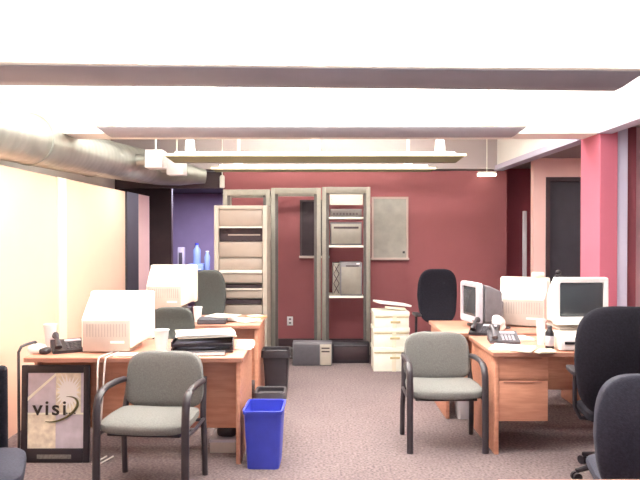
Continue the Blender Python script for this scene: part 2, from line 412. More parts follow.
guest_chair('grey-green armchair at the corner of the right front desk', (.898, 4.70, 0), math.radians(0))

# ---------------------------------------------------------------- task chairs
def task_chair(label, loc, rz, fab='black_fabric', seat=.46, bw=.24, bz0=.58, bz1=1.12, arms=True, group='swivel task chairs', e=.5, basem='black_plastic', tilt=.10):
    t = thing('task_chair', label, 'chair', loc, rz, group)
    hb = (bz1-bz0)/2
    def fb(p):
        z = p.z; p.x *= 1-.10*max(0, z/hb)**2-.10*max(0, -z/hb)
        p.y += tilt*(z+hb) - .55*p.x**2 + .035*math.cos(z/hb*2.2)
        return p
    MB().sq((0, .235, (bz0+bz1)/2), (bw, .045, hb), .5, e, 40, 20, fb).build('backrest', fab, t)
    def fs(p):
        p.z += -.03*max(0, -p.y/.24)**2
        return p
    MB().sq((0, 0, seat-.04), (.25, .245, .045), .6, .4, 36, 12, fs).build('seat', fab, t)
    MB().tube([(0, .12, seat-.09), (0, .26, seat-.08), (0, .315, seat), (0, .31, bz0+.1)], .02, 8, rz=.5).build('back_bracket', basem, t)
    MB().box(-.11, .11, -.12, .14, seat-.12, seat-.085, .01).build('mechanism', basem, t)
    MB().lathe([(.030, .10), (.030, .24), (.022, .25), (.022, seat-.115)], 16).build('gas_cylinder', basem, t)
    bs = MB(); bs.lathe([(.05, .075), (.055, .10), (.045, .125)], 16); bs.build('hub', basem, t)
    for k in range(5):
        a = 2*PI*k/5+.3; ca, sa = math.cos(a), math.sin(a)
        l = MB().tube([(.03*ca, .03*sa, .105), (.17*ca, .17*sa, .095), (.30*ca, .30*sa, .065)], [.026, .021, .015], 8).build('leg', basem, t)
        cm = MB()
        for o_ in (-.016, .016):
            px, py = .30*ca-sa*o_, .30*sa+ca*o_
            cm.tube([(px-sa*-.009, py+ca*-.009, .028), (px-sa*.009, py+ca*.009, .028)], .028, 14)
        cm.build('caster', 'black_plastic', l)
    if arms:
        for s in (-1, 1):
            MB().tube([(s*.12, .02, seat-.095), (s*.25, .02, seat-.09), (s*.285, .02, seat-.02), (s*.285, .02, seat+.19)], .014, 8).build('arm_post', basem, t)
            MB().sq((s*.285, -.01, seat+.205), (.034, .12, .017), .5, .5, 20, 8).build('armrest', 'black_plastic', t)
    return t
# right: big black chair seen from behind
task_chair('large black high-back swivel chair pulled up to the right front desk', (1.90, 4.02, 0), math.radians(180-10), 'black_fabric', .47, .33, .44, 1.115, e=.45, tilt=.04)
task_chair('blue-black swivel chair cut off at the bottom right corner', (1.545, 3.02, 0), math.radians(166), 'navy_fabric', .45, .27, .36, .93, arms=False, e=.2, tilt=.05)
task_chair('dark grey-green swivel chair behind the left front desk, mostly hidden by the nearer monitor', (X(169, 119), D(119)-.14, 0), math.radians(0), 'fabric_dark', .46, .19, .56, .915, arms=False, e=.45)
task_chair('dark grey-green swivel chair behind the left rear desk, in front of the beige cabinet', (X(204, 94)-.0, 6.72, 0), math.radians(-8), 'fabric_dark', .47, .175, .58, 1.15, arms=False, e=.5, tilt=.02)
task_chair('black swivel chair against the red wall beside the white cartons', (X(439.5, 91), D(91)-.2, 0), math.radians(4), 'black_fabric', .48, .22, .56, 1.155, e=.4, tilt=.02)
# left edge chair
t = thing('lounge_chair', 'black chair cut off at the left edge of the picture', 'chair', (-1.74, 3.06, 0), math.radians(22))
MB().box(-.22, .20, .23, .30, .30, .85, .025, seg=3).build('backrest', 'black_fabric', t)
MB().sq((.02, -.05, .40), (.28, .26, .055), .5, .4).build('seat', 'navy_fabric', t)
for sx in (-1, 1):
    for sy in (-1, 1): MB().tube([(sx*.2, sy*.2-.02, 0), (sx*.2, sy*.2-.02, .36)], .014, 8).build('leg', 'black_metal', t)

# ---------------------------------------------------------------- monitors
def rrect(w, z0, z1, y, r=.012, cx=0):
    pts = []; r = min(r, w/2*.9, (z1-z0)/2*.9)
    for (qx, qz, a0) in ((w/2-r, z1-r, 0), (-w/2+r, z1-r, 90), (-w/2+r, z0+r, 180), (w/2-r, z0+r, 270)):
        for k in range(4):
            a = math.radians(a0+k*30); pts.append(Vector((cx+qx+r*math.cos(a), y, qz+r*math.sin(a))))
    return pts
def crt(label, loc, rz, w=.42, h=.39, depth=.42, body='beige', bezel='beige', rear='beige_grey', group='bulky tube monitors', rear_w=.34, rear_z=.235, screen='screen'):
    # screen faces local -y, foot at z=0
    t = thing('tube_monitor', label, 'monitor', loc, rz, group)
    b = MB()
    z0 = .045; z1 = z0+h-.03
    fy = 0
    bz = .038; bb = .06
    # bezel ring: outer loft + recessed inner
    b.loft([rrect(w-2*bz, z0+bb, z1-bz, fy+.018), rrect(w-2*bz, z0+bb, z1-bz, fy+.004), rrect(w-.016, z0+.008, z1-.008, fy, .016), rrect(w, z0, z1, fy+.012, .018), rrect(w, z0, z1, fy+.05, .018), rrect(w-.02, z0+.01, z1-.01, fy+.056, .018)])
    b.build('bezel', bezel, t)
    s_ = MB(); s_.loft([rrect(w-2*bz-.004, z0+bb+.002, z1-bz-.002, fy+.016), rrect(w-2*bz-.05, z0+bb+.025, z1-bz-.025, fy+.008)], cap=True); s_.build('screen', screen, t)
    s_ = MB(); s_.box(w/2-.09, w/2-.06, fy-.004, fy+.003, z0+.02, z0+.032, .002); s_.build('power_button', 'grey_plastic', t)
    m_ = MB()
    m_.loft([rrect(w-.07, z0+.03, z1-.04, fy+.054, .018), rrect(w-.07, z0+.03, z1-.04, fy+.075, .018), rrect(w-.035, z0+.008, z1-.018, fy+.082, .02), rrect(w-.04, z0+.005, z1-.025, fy+.13, .025), rrect(rear_w+.05, z0, rear_z+.09, fy+.24, .02), rrect(rear_w+.01, z0-.01, rear_z+.01, depth-.02, .015), rrect(rear_w-.01, z0-.002, rear_z, depth, .012)])
    m_.build('housing', body, t)
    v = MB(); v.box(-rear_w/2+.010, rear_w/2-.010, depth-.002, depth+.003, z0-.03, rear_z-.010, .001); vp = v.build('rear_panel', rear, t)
    v = MB()
    for k in range(14):
        x = -rear_w/2+.04+k*(rear_w-.08)/13
        v.box(x-.004, x+.004, depth+.002, depth+.0045, z0+.07, rear_z-.03)
    v.build('vent_slots', 'vent_dark', vp)
    v = MB(); v.box(-rear_w*.36, -rear_w*.08, depth+.003, depth+.0055, z0+.025, z0+.042); v.build('rating_label', 'paper', vp)
    f = MB(); f.box(-.15, .15, .05, .33, 0, .018, .008); f.lathe([(.10, .018), (.09, .03), (.11, z0+.004)], 20, (0, .19, 0)); f.build('swivel_base', rear, t)
    return t
# backs to the camera (rotated 180)
def back_crt(label, px_c, s, z, rot=0, **k):
    dep = k.get('depth', .42)
    # rear face centre at (x, D); local +y is rear -> rotate 180
    x, y = X(px_c, s), D(s)
    a = PI+rot
    lx, ly = -math.sin(a)*dep, math.cos(a)*dep   # world offset of the local point (0,dep)
    return crt(label, (x-lx, y-ly, z), a, **k)
MON1 = back_crt('cream tube monitor seen from behind on the left front desk', 106, 145.5, DH, rot=.0, w=.47, h=.385, depth=.40, rear_w=.345, rear_z=.235)
back_crt('cream tube monitor seen from behind on the left rear desk', 164, 105, .815, rot=-.05, w=.47, h=.40, depth=.38, rear_w=.345, rear_z=.235)
back_crt('cream tube monitor seen from behind beside the grey monitor on right rear desk', 523, 113.5, DH, rot=-.36, w=.44, h=.405, depth=.38, rear_w=.36, rear_z=.25)
crt('white tube monitor with its dark screen facing the camera on the right front desk', (X(582.5, 134), D(134)-.0, .817), math.radians(2), w=.41, h=.385, depth=.36, body='beige', bezel='offwhite', rear_w=.26)
# grey angled monitor
crt('grey tube monitor turned to face left on the right rear desk', (X(466, 112), 5.62, DH), math.radians(-79), w=.36, h=.385, depth=.27, body='grey_plastic', bezel='lilac_plastic', rear='dark_grey', rear_w=.26)

# computers under monitors
def desktop_pc(label, loc, rz=0, w=.40, h=.097, d=.38, m='beige'):
    t = thing('desktop_computer', label, 'computer', loc, rz, 'flat desktop computers')
    MB().box(-w/2, w/2, 0, d, .006, h, .008).build('case', m, t)
    MB().box(-w/2+.006, w/2-.006, -.012, .0, .010, h-.004, .006).build('front_cover', 'offwhite', t)
    MB().box(-w/2+.03, -w/2+.21, -.016, -.010, h*.52, h*.72, .002).build('drive_slot', 'black_plastic', t)
    MB().box(w/2-.06, w/2-.035, -.016, -.010, h*.3, h*.5, .002).build('power_button', 'grey_plastic', t)
    return t
desktop_pc('flat white desktop computer under the screen-facing monitor on the right front desk', (1.88, 4.475, DH))
t = thing('monitor_stand', 'dark riser under the monitor on the left rear desk', 'stand', (-1.50, 6.10, DH))
MB().box(-.21, .21, 0, .34, .07, .093, .004).build('shelf', 'dark_grey', t)
for sx in (-1, 1): MB().box(sx*.19-.012, sx*.19+.012, .01, .33, 0, .07, .003).build('leg', 'dark_grey', t)

# ---------------------------------------------------------------- phones
def phone(label, loc, rz, m='black_plastic', m2='dark_grey', sc=1):
    t = thing('desk_phone', label, 'telephone', loc, rz, 'desk phones')
    b = MB(); b.prism([(-.11, 0), (.11, 0), (.11, .02), (-.11, .02)], -.10, .10)
    for v in b.bm.verts:
        if v.co.z > .01: v.co.z += .05*(v.co.y+.1)/.2
    b.build('body', m, t)
    h = MB(); h.tube([(-.075, -.10, .045), (-.075, -.085, .062), (-.075, 0, .088), (-.075, .085, .105), (-.075, .10, .095)], [.024, .022, .014, .022, .024], 10); h.build('handset', m, t)
    k = MB()
    for i in range(4):
        for j in range(4):
            x, y = -.01+i*.026, -.07+j*.026
            z = .02+.05*(y+.1)/.2
            k.box(x-.009, x+.009, y-.009, y+.009, z-.001, z+.006, .002)
    k.build('keypad', m2, t)
    z = .02+.05*.16/.2
    MB().box(-.02, .09, .045, .08, z-.004, z+.006, .002, rot=(.245, 0, 0)).build('display', 'lilac_plastic', t)
    return t
phone('black desk phone left of the monitor on the left front desk', (X(68, 142), D(142), DH), math.radians(28), 'black_plastic', 'dark_grey')
phone('black desk phone in front of the grey angled monitor', (X(480, 118), D(121)-.02, DH), math.radians(-25), 'black_plastic', 'dark_grey')
phone('grey desk phone with pale keys on the right front desk', (X(506, 133), D(133)+.06, DH), math.radians(-8), 'dark_grey', 'lilac_plastic')

# ---------------------------------------------------------------- mugs, cups, small desk things
def cup(label, loc, r=.04, h=.11, m='offwhite', handle=False, name='paper_cup', cat='cup'):
    t = thing(name, label, cat, loc)
    MB().lathe([(r*.72, 0), (r, h), (r*1.08, h), (r*1.08, h-.008), (r*.92, h-.008), (r*.68, .01)], 24).build('body', m, t)
    if handle:
        MB().tube([(r*.95, 0, h*.8), (r*1.5, 0, h*.75), (r*1.6, 0, h*.45), (r*.9, 0, h*.25)], .006, 8).build('handle', m, t)
    return t
cup('tall white paper cup beside the black phone on left front desk', (X(50, 139), D(139), DH), .045, .175, name='paper_cup')
cup('white mug on the left front desk between monitor and black trays', (X(161, 142), D(142)-.0, DH), .052, .15, handle=False, name='mug')
cup('white cup beside the monitor on the left rear desk', (X(197.5, 107), D(107)-.0, DH), .042, .14)
# white box tape under cup
def paper_stack(label, loc, rz, w=.21, d=.28, n=3, m='paper', name='paper_stack', cat='papers', jitter=.12, th=.006):
    t = thing(name, label, cat, loc, rz)
    z = 0
    for i in range(n):
        MB().box(-w/2, w/2, -d/2, d/2, z, z+th, .001).build('sheet', m if i % 2 == 0 else 'paper2', t)
        o = [x for x in bpy.data.objects if x.parent == t][-1]
        o.rotation_euler = (0, 0, random.uniform(-jitter, jitter)); o.location = (random.uniform(-.015, .015), random.uniform(-.015, .015), 0)
        z += th
    return t
paper_stack('sheet of white papers in front of the monitor at left front', (X(133, 149), D(149)+.03, DH), math.radians(4), .24, .10, 2)
paper_stack('loose white papers on the front corner of the left front desk', (X(245, 138), D(138)+.02, DH), math.radians(4), .11, .22, 5)
paper_stack('white papers fanned on the left rear desk beside the black binder', (X(243, 107), D(107)+.05, DH), math.radians(60), .20, .28, 3, jitter=.35)
paper_stack('white sheets lying at the front left corner of right front desk', (X(514, 141), D(141)+.03, DH), math.radians(62), .20, .29, 3)
paper_stack('white sheets behind the front sheets on the right front desk', (X(526, 131), D(131)+.10, DH), math.radians(8), .13, .16, 3, jitter=.3)
paper_stack('small cream note pad in front of the monitor computer', (X(546, 145), D(145), DH), math.radians(5), .11, .07, 4, m='paper2', name='note_pad', cat='note pad', jitter=.2)
# letter trays with papers at left front desk
t = thing('letter_tray', 'stack of black letter trays on the right of the left front desk', 'letter tray', (X(203, 143), D(143)+.08, DH), math.radians(6))
for k in range(2):
    b = MB(); z = .004+k*.045
    b.box(-.22, .20, -.16, .16, z, z+.004); b.box(-.22, -.214, -.16, .16, z, z+.035); b.box(.194, .20, -.16, .16, z, z+.035); b.box(-.22, .20, .154, .16, z, z+.035)
    b.box(-.22, .20, -.16, -.154, z, z+.018)
    b.build('tray', 'black_plastic', t)
    if k == 0:
        for sx in (-.205, .185):
            for sy in (-.15, .15): MB().box(sx-.006, sx+.006, sy-.006, sy+.006, z, z+.049).build('post', 'black_plastic', t)
bkt = thing('binder', 'black ring binder lying in front of the trays on left front desk', 'binder', (X(206, 147.5), D(147.5)+.02, DH), math.radians(5))
tt = thing('paper_stack', 'thick white papers piled on top of the black letter trays', 'papers', (X(203, 140), D(140)+.02, DH+.093), math.radians(12))
for k in range(5):
    o = MB().box(-.20, .21, -.11, .12, 0, .006, .001).build('sheet', 'paper' if k % 2 else 'paper2', tt); o.location = (random.uniform(-.02, .02), random.uniform(-.01, .01), .006*k); o.rotation_euler = (0, 0, random.uniform(-.12, .12))
MB().box(-.13, .13, -.055, -.002, 0, .03, .006).build('cover', 'black_plastic', bkt)
MB().box(-.124, .124, -.057, -.053, .006, .024).build('pages', 'paper', bkt)
t = thing('binder', 'black binder lying under papers on the left rear desk', 'binder', (X(212, 109), D(109)+.02, DH), math.radians(4))
MB().box(-.13, .13, -.10, .12, 0, .045, .008).build('cover', 'black_plastic', t)
MB().box(-.12, .12, -.102, -.098, .010, .036).build('pages', 'dark_grey', t)
paper_stack('white sheets on top of the black binder on the left rear desk', (X(222, 107), D(107)+.04, DH+.046), math.radians(75), .20, .27, 2)
t = thing('envelope', 'brown envelope at the right edge of the left rear desk', 'envelope', (X(256, 103), D(103)+.04, DH), math.radians(40))
MB().box(-.07, .07, -.09, .09, 0, .02, .003).build('body', 'amber', t)
MB().prism([(-.07, .0205), (.07, .0205), (.0, .022)], -.02, .08).build('flap', 'paper2', t)
# white crumpled thing
t = thing('crumpled_paper', 'small white crumpled paper between grey monitor and cream monitor', 'paper', (X(497, 118)+.02, D(118)-.0, DH))
def crumple(p):
    a = math.atan2(p.y, p.x); p.x *= 1+.25*math.sin(5*a+p.z*60); p.y *= 1+.2*math.cos(4*a-p.z*50); p.x -= .35*max(0, p.z); return p
MB().sq((0, 0, .065), (.05, .045, .07), .9, .9, 26, 14, crumple).build('body', 'paper', t, smooth=False)
# cordless phone / pen cup
cup('white pen holder beside the computer on the right front desk', (X(543.5, 136), D(136)+.05, DH), .034, .19, 'offwhite', name='pen_holder', cat='holder')
t = thing('plastic_bottle', 'black bottle with pale band standing beside the white pen holder', 'bottle', (X(547, 139), D(139)-.06, DH))
MB().lathe([(.026, 0), (.03, .01), (.03, .12), (.018, .145), (.014, .15)], 20).build('body', 'black_plastic', t)
MB().lathe([(.016, .15), (.017, .152), (.017, .17), (.012, .173)], 16).build('cap', 'dark_grey', t)
MB().lathe([(.0305, .03), (.0312, .031), (.0312, .10), (.0305, .101)], 20).build('band', 'lilac_plastic', t)
# little things on monitors
zt = DH+.045+.405-.03
t = thing('small_box', 'small cream box sitting on top of the cream monitor at right', 'box', (X(533, 106), D(108.5), zt), -.1)
MB().box(-.055, .055, -.015, .015, 0.002, .05, .008).build('body', 'cardboard', t); MB().box(-.045, .045, -.018, -.014, .01, .042, .002).build('panel', 'paper2', t)
t = thing('webcam', 'tiny black gadget on top of the screen-facing monitor', 'webcam', (X(561, 131), D(131)+.05, .817+.045+.355))
MB().box(-.025, .025, -.015, .015, 0, .012, .004).build('foot', 'black_plastic', t)
MB().sq((0, 0, .03), (.022, .02, .02), 1, 1, 16, 10).build('head', 'black_plastic', t)

# ---------------------------------------------------------------- poster leaning by left desk
ps = 147.0
t = thing('framed_poster', 'black framed poster lettered visi leaning under the left front desk', 'poster', (X(57, ps), D(ps)-.055, 0))
t.rotation_euler = (-.035, 0, 0)
w, h = 68/ps, .655
b = MB(); f = .042
b.box(-w/2, -w/2+f, 0, .025, 0, h, .004); b.box(w/2-f, w/2, 0, .025, 0, h, .004); b.box(-w/2+f, w/2-f, 0, .025, h-.052, h, .004); b.box(-w/2+f, w/2-f, 0, .025, 0, .095, .004)
b.build('frame', 'poster_frame', t)
x0, x1, z0, z1 = -w/2+f, w/2-f, .095, h-.052
xm = x0+(x1-x0)*.5; zm = z0+(z1-z0)*.46
MB().box(x0, x1, .010, .014, z0, z1).build('picture', 'poster_grey', t)
MB().box(xm, x1-.02, .008, .0102, zm, z1).build('picture_panel', 'poster_tan', t)
MB().box(x0, xm, .008, .0102, z0, zm-.0).build('picture_panel', 'poster_tan', t)
b = MB()   # diagonal in top-left + starburst rays
b.prism([(x0, zm+.11), (x0, zm+.085), (xm, z1-.02), (xm, z1)], .007, .0085); b.build('diagonal_band', 'poster_cream', t)
b = MB(); cx, cz = xm+(x1-.02-xm)*.5, zm+(z1-zm)*.52; pp = []
for k in range(44):
    a = 2*PI*k/44; r_ = (.055 if k % 2 else .085+.05*((k*7) % 5)/4)
    pp.append((min(max(cx+r_*math.cos(a), xm+.003), x1-.023), min(max(cz+r_*1.25*math.sin(a), zm+.008), z1-.003)))
b.prism(pp, .0066, .0079)
b.build('starburst', 'paper', t)
b = MB()
b.box(x0, x1, .0065, .0078, zm-.006, zm+.006); b.build('divider', 'poster_cream', t)
def text(s, size, m, parent, loc, extr=.001, name='lettering', sx=1.0):
    cu = bpy.data.curves.new(name, 'FONT'); cu.body = s; cu.size = size; cu.extrude = extr; cu.align_x = 'LEFT'; cu.space_character = 1.18; cu.offset = size*.012
    o = bpy.data.objects.new('tmp_text', cu); C.objects.link(o); bpy.context.view_layer.update()
    me = bpy.data.meshes.new_from_object(o.evaluated_get(bpy.context.evaluated_depsgraph_get()))
    bpy.data.objects.remove(o); me.materials.clear(); me.materials.append(M[m])
    for v in me.vertices: v.co = Vector((v.co.x*sx, -v.co.z, v.co.y))
    q = bpy.data.objects.new(name, me); C.objects.link(q); q.parent = parent; q.location = loc; return q
text('visi', .140, 'poster_inkdark', t, (x0+.035, .004, zm-.008), sx=1.08)
b = MB(); pp = []
for k in range(25):
    a = math.radians(222+k*(205/24.0)); pp.append((xm+.025+.125*math.cos(a)*1.0, .003, zm+.030+.075*math.sin(a)+.33*.125*math.cos(a)))
rr = [.0015+.0075*math.sin(PI*k/24) for k in range(25)]
b.tube(pp, rr, 6); b.build('swoosh', 'poster_ink', t)
for k in range(4): MB().box(xm+.07+k*.018, xm+.082+k*.018, .0055, .0066, zm-.002, zm+.006).build('small_mark', 'poster_inkdark', t)
MB().box(-.12, .11, -.003, .001, .028, .055).build('caption_strip', 'strip', t)

# dark tube handle of cart at desk's left end
t = thing('cart_frame', 'black tubular cart handle rising at the left end of the left front desk', 'cart', (X(22, 150)-.06, D(150)+.09, 0))
MB().tube([(.0, -.02, .02), (0, -.02, .74), (.01, .0, .775), (.03, .04, .785), (.06, .10, .79)], .010, 8).build('handle', 'black_metal', t)
MB().tube([(.0, -.02, .02), (0, .32, .02)], .012, 8).build('foot', 'black_metal', t)
MB().tube([(.06, .10, .79), (.065, .12, .76), (.065, .12, .74)], .010, 8).build('hook', 'black_metal', t)
t = thing('white_pouch', 'small white and dark bundle at the far left end of left front desk', 'bundle', (X(33, 142)+.07, D(142)-.10, DH))
def lump(p): p.z *= 1-.3*(p.x/.06)**2; return p
MB().sq((0, 0, .032), (.055, .05, .032), .6, .6, 24, 10, lump).build('body', 'paper', t)
MB().sq((.065, -.02, .022), (.035, .045, .022), .7, .7, 20, 10).build('dark_end', 'black_plastic', t)

# hanging cords
for k, (pa, lab) in enumerate(((96, 'left white cord hanging down the front of the left front desk'), (103, 'right white cord hanging down the front of the left front desk'))):
    t = MB(); x = X(pa, 153); y = D(153)
    t.tube([(x+.03, y+.22, DH+.008), (x+.01, y+.08, DH+.008), (x, y+.045, DH+.004), (x-.0, y+.02, DH-.04), (x-.005-.01*k, y+.03, .5), (x-.03*k-.0, y+.035, .3), (x-.04*k-.02, y+.05, .12), (x-.05, y+.06, .012), (x-.01, y+.22, .008)], .006, 8)
    o = t.build('power_cord', 'cord'); o.parent = MON1; o['label'] = lab
    o.matrix_parent_inverse = (Matrix.Translation(MON1.location) @ Matrix.Rotation(MON1.rotation_euler.z, 4, 'Z')).inverted()
# beige box and dark items under left desk
t = thing('storage_box', 'pale box on the floor under the left front desk by its right panel', 'box', (X(225.5, 140), 4.61, 0))
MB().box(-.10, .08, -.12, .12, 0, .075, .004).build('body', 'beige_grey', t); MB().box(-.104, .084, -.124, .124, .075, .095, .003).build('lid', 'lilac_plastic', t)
t = thing('bag', 'dark object lying on the pale box under left desk', 'bag', (X(227, 140), 4.60, .095))
MB().sq((0, 0, .045), (.075, .09, .045), .6, .6, 24, 10).build('body', 'black_plastic', t)
MB().tube([(-.04, -.05, .08), (-.03, -.03, .10), (.03, -.03, .10), (.04, -.05, .08)], .006, 8).build('strap', 'dark_grey', t)

# ---------------------------------------------------------------- bins
def rbin(label, loc, w, d, h, m, name='waste_bin', liner=None, rz=0, taper=.8, n_=.02):
    t = thing(name, label, 'bin', loc, rz, 'waste bins')
    def rr_(w_, d_, z, r=.03):
        pts = []
        for (qx, qy, a0) in ((w_/2-r, d_/2-r, 0), (-w_/2+r, d_/2-r, 90), (-w_/2+r, -d_/2+r, 180), (w_/2-r, -d_/2+r, 270)):
            for k in range(4):
                a = math.radians(a0+k*30); pts.append(Vector((qx+r*math.cos(a), qy+r*math.sin(a), z)))
        return pts
    MB().loft([rr_(w*taper, d*taper, 0), rr_(w, d, h), rr_(w-.012, d-.012, h), rr_(w*taper-.012, d*taper-.012, .01)]).build('body', m, t)
    MB().loft([rr_(w+.012, d+.012, h-.02), rr_(w+.014, d+.014, h+.003), rr_(w-.006, d-.006, h+.003), rr_(w-.006, d-.006, h-.015)], cap=False).build('rim', m, t)
    if liner: MB().loft([rr_(w-.015, d-.015, h-.03), rr_(w+.02, d+.02, h+.006), rr_(w+.03, d+.03, h-.06), rr_(w+.022, d+.022, h-.06), rr_(w+.012, d+.012, h-.0), rr_(w-.03, d-.03, h-.04)], cap=False).build('liner', liner, t)
    return t
rbin('bright blue recycling bin standing against the left front desk', (-.372, 4.31, 0), .25, .31, .385, 'blue', name='recycling_bin', rz=-.03, taper=.84)
rbin('black waste bin directly behind the blue bin', (X(270, 135), D(135)+.06, 0), .21, .20, .365, 'bin_black', liner='dark_grey')
rbin('black waste bin beside the left rear desk', (X(275.5, 106)-.0, D(106)+.12, 0), .25, .22, .43, 'bin_black', taper=.82, liner='bin_black')
rbin('pale grey waste bin under the right rear desk', (X(464, 120)+.01, 5.38, 0), .14, .16, .19, 'bin_white', taper=.85)

# ---------------------------------------------------------------- racks
RS = 81.5; RY = D(RS)
def open_rack(label, px0, px1, pytop, shelves=()):
    x0, x1 = X(px0, RS), X(px1, RS); w = x1-x0; ht = H(pytop, RS)
    t = thing('equipment_rack', label, 'rack', ((x0+x1)/2, RY, 0), 0, 'grey open equipment racks')
    for s in (-1, 1):
        b = MB(); a = s*w/2
        lo, hi = sorted((a, a-s*.05)); b.box(lo, hi, 0, .05, .05, ht, .003)
        b.build('upright', 'rack_grey', t)
        lo, hi = sorted((a-s*.05, a-s*.085)); MB().box(lo, hi, .018, .04, .05, ht-.03).build('mounting_rail', 'rack_dark', t)
        lo, hi = sorted((a, a-s*.04)); MB().box(lo, hi, .46, .50, .05, ht, .003).build('upright', 'rack_grey', t)
        for z in (.06, ht*.5, ht-.05): MB().box(lo, hi, .05, .46, z, z+.04).build('side_brace', 'rack_dark', t)
    MB().box(-w/2+.05, w/2-.05, 0, .05, ht-.075, ht, .003).build('top_rail', 'rack_grey', t)
    MB().box(-w/2+.04, w/2-.04, .46, .50, ht-.075, ht, .003).build('top_rail', 'rack_grey', t)
    b = MB(); b.box(-w/2, w/2, 0, .05, 0, .05, .004); b.box(-w/2, w/2, .46, .50, 0, .05, .004); b.box(-w/2, -w/2+.05, .05, .46, 0, .05); b.box(w/2-.05, w/2, .05, .46, 0, .05); b.build('base', 'rack_dark', t)
    for z in shelves: MB().box(-w/2+.086, w/2-.086, -.01, .44, z-.012, z+.012, .002).build('shelf', 'shelfwhite', t)
    return t, (x0+x1)/2, w
open_rack('grey open equipment rack behind the beige cabinet', 223, 270, 189.5)
open_rack('empty grey open rack in the middle, red wall showing through', 271, 321, 188)
sh = [H(218, RS), H(246.5, RS), H(297, RS)]
tC, cxC, wC = open_rack('grey open rack holding white shelves and equipment, right of the trio', 322, 370.5, 187, sh)
iw = (wC-.19)/2
def rackbox(name, label, cat, z0, z1, m, yo=0.0, dep=.38, x_=0, hw=None):
    t = thing(name, label, cat, (cxC+x_, RY+yo, z0)); hw = hw or iw
    return t, hw, z1-z0
t, hw, hh = rackbox('blank_panel', 'white blank panel at the top of the right rack', 'panel', H(205, RS), H(194.5, RS), 'shelfwhite')
MB().box(-hw, hw, 0, .03, 0, hh, .003).build('plate', 'shelfwhite', t)
for sx in (-1, 1): MB().tube([(sx*(hw-.02), -.004, hh/2), (sx*(hw-.02), .001, hh/2)], .006, 8).build('screw', 'chrome', t)
t, hw, hh = rackbox('network_switch', 'dark slim rack unit on the topmost white shelf', 'network switch', sh[0]+.013, sh[0]+.013+.10, 'rack_dark')
MB().box(-hw+.01, hw-.01, .02, .36, .004, hh, .004).build('case', 'rack_dark', t)
b = MB()
for k in range(8): b.box(-hw+.04+k*.04, -hw+.065+k*.04, .014, .022, .025, .05)
b.build('ports', 'slot', t)
t, hw, hh = rackbox('server', 'grey boxy server on the second white shelf of the right rack', 'server', sh[1]+.013, sh[0]-.05, 'rack_grey')
MB().box(-hw+.01, hw-.01, .03, .38, .004, hh, .006).build('case', 'dark_grey', t)
MB().box(-hw+.02, hw-.02, .022, .032, .02, hh-.02, .003).build('front_panel', 'rack_grey', t)
MB().box(-hw+.05, hw-.05, .016, .024, hh-.08, hh-.055, .002).build('drive_slot', 'slot', t)
t, hw, hh = rackbox('tower_computer', 'pale grey computer with crossed side grille on the third shelf', 'computer', sh[2]+.013, H(262.5, RS), 'rack_grey', hw=.18, x_=.015)
MB().box(-hw+.09, hw, .0, .34, .004, hh, .008).build('case', 'grey_plastic', t)
MB().box(-hw+.105, hw-.015, -.004, .002, .02, hh-.055, .002).build('front_panel', 'rack_grey', t)
MB().box(-hw, -hw+.089, .02, .32, .004, hh-.01, .004).build('side_unit', 'rack_grey', t)
b = MB()
for k in range(3):
    z = .03+k*(hh-.05)/3; dz = (hh-.05)/3
    for sg in (1, -1):
        b.tube([(-hw+.012, .016, z if sg > 0 else z+dz), (-hw+.078, .016, z+dz if sg > 0 else z)], .005, 6)
b.build('grille', 'slot', t)
MB().box(-hw+.16, hw-.04, -.006, .002, hh-.05, hh-.035, .002).build('drive_slot', 'slot', t)
MB().box(hw-.07, hw-.03, -.006, .002, hh-.024, hh-.008, .001).build('badge', 'offwhite', t)
# black UPS at the bottom of the right rack
t, hw, hh = rackbox('power_unit', 'black power unit on the floor at the foot of the right rack', 'power supply', 0, H(341, 83), 'black_plastic')
t.location = (X(350.5, 84), D(84)-.02, 0)
MB().box(-.225, .225, 0, .16, 0, hh, .01).build('case', 'black_plastic', t)
MB().box(-.2, .2, -.008, .001, .04, hh-.05, .004).build('front_grille', 'slot', t)
MB().box(-.2, .2, -.010, -.002, hh-.04, hh-.03).build('trim_line', 'dark_grey', t)
# grey box on floor before racks
s_ = 84.5
t = thing('floor_box', 'low grey metal box on the floor between middle and right racks', 'computer', ((X(293, s_)+X(332, s_))/2, D(s_)-.12, 0))
w = X(332, s_)-X(293, s_)
MB().box(-w/2, w/2, 0, .19, 0, .27, .008).build('case', 'grey_plastic', t)
MB().box(-w/2+.01, w/2-.15, -.008, .001, .01, .25, .003).build('front_panel', 'dark_grey', t)
MB().box(w/2-.14, w/2-.01, -.010, .001, .01, .25, .003).build('drive_panel', 'rack_beige', t)
for k in range(2): MB().box(w/2-.125, w/2-.03, -.013, -.009, .16+k*.04, .175+k*.04).build('drive_slot', 'slot', t)

# beige cabinet with blank panels
s_ = 89.5
x0, x1 = X(214, s_), X(267, s_); w = x1-x0; ht = H(205.5, s_)
t = thing('server_cabinet', 'tall beige equipment cabinet with dark slot behind the left rear desk', 'cabinet', ((x0+x1)/2, D(s_), 0))
b = MB(); b.box(-w/2, -w/2+.05, 0, .55, 0, ht, .006); b.box(w/2-.05, w/2, 0, .55, 0, ht, .006); b.box(-w/2+.05, w/2-.05, 0, .55, ht-.045, ht, .006); b.box(-w/2+.05, w/2-.05, .03, .55, 0, .08); b.box(-w/2+.05, w/2-.05, .10, .55, .08, ht-.05)
b.build('case', 'rack_beige', t)
def zc(py): return H(py, s_)
for a, b_, m in ((209.5, 226, 'rack_panel'), (242, 257.5, 'rack_panel'), (258.5, 269.5, 'rack_panel'), (274, 283, 'rack_panel'), (290, 298.5, 'rack_panel'), (305, 322, 'rack_panel'), (324, 352, 'rack_panel')):
    MB().box(-w/2+.055, w/2-.055, .015, .095, zc(b_), zc(a), .004).build('panel', m, t)
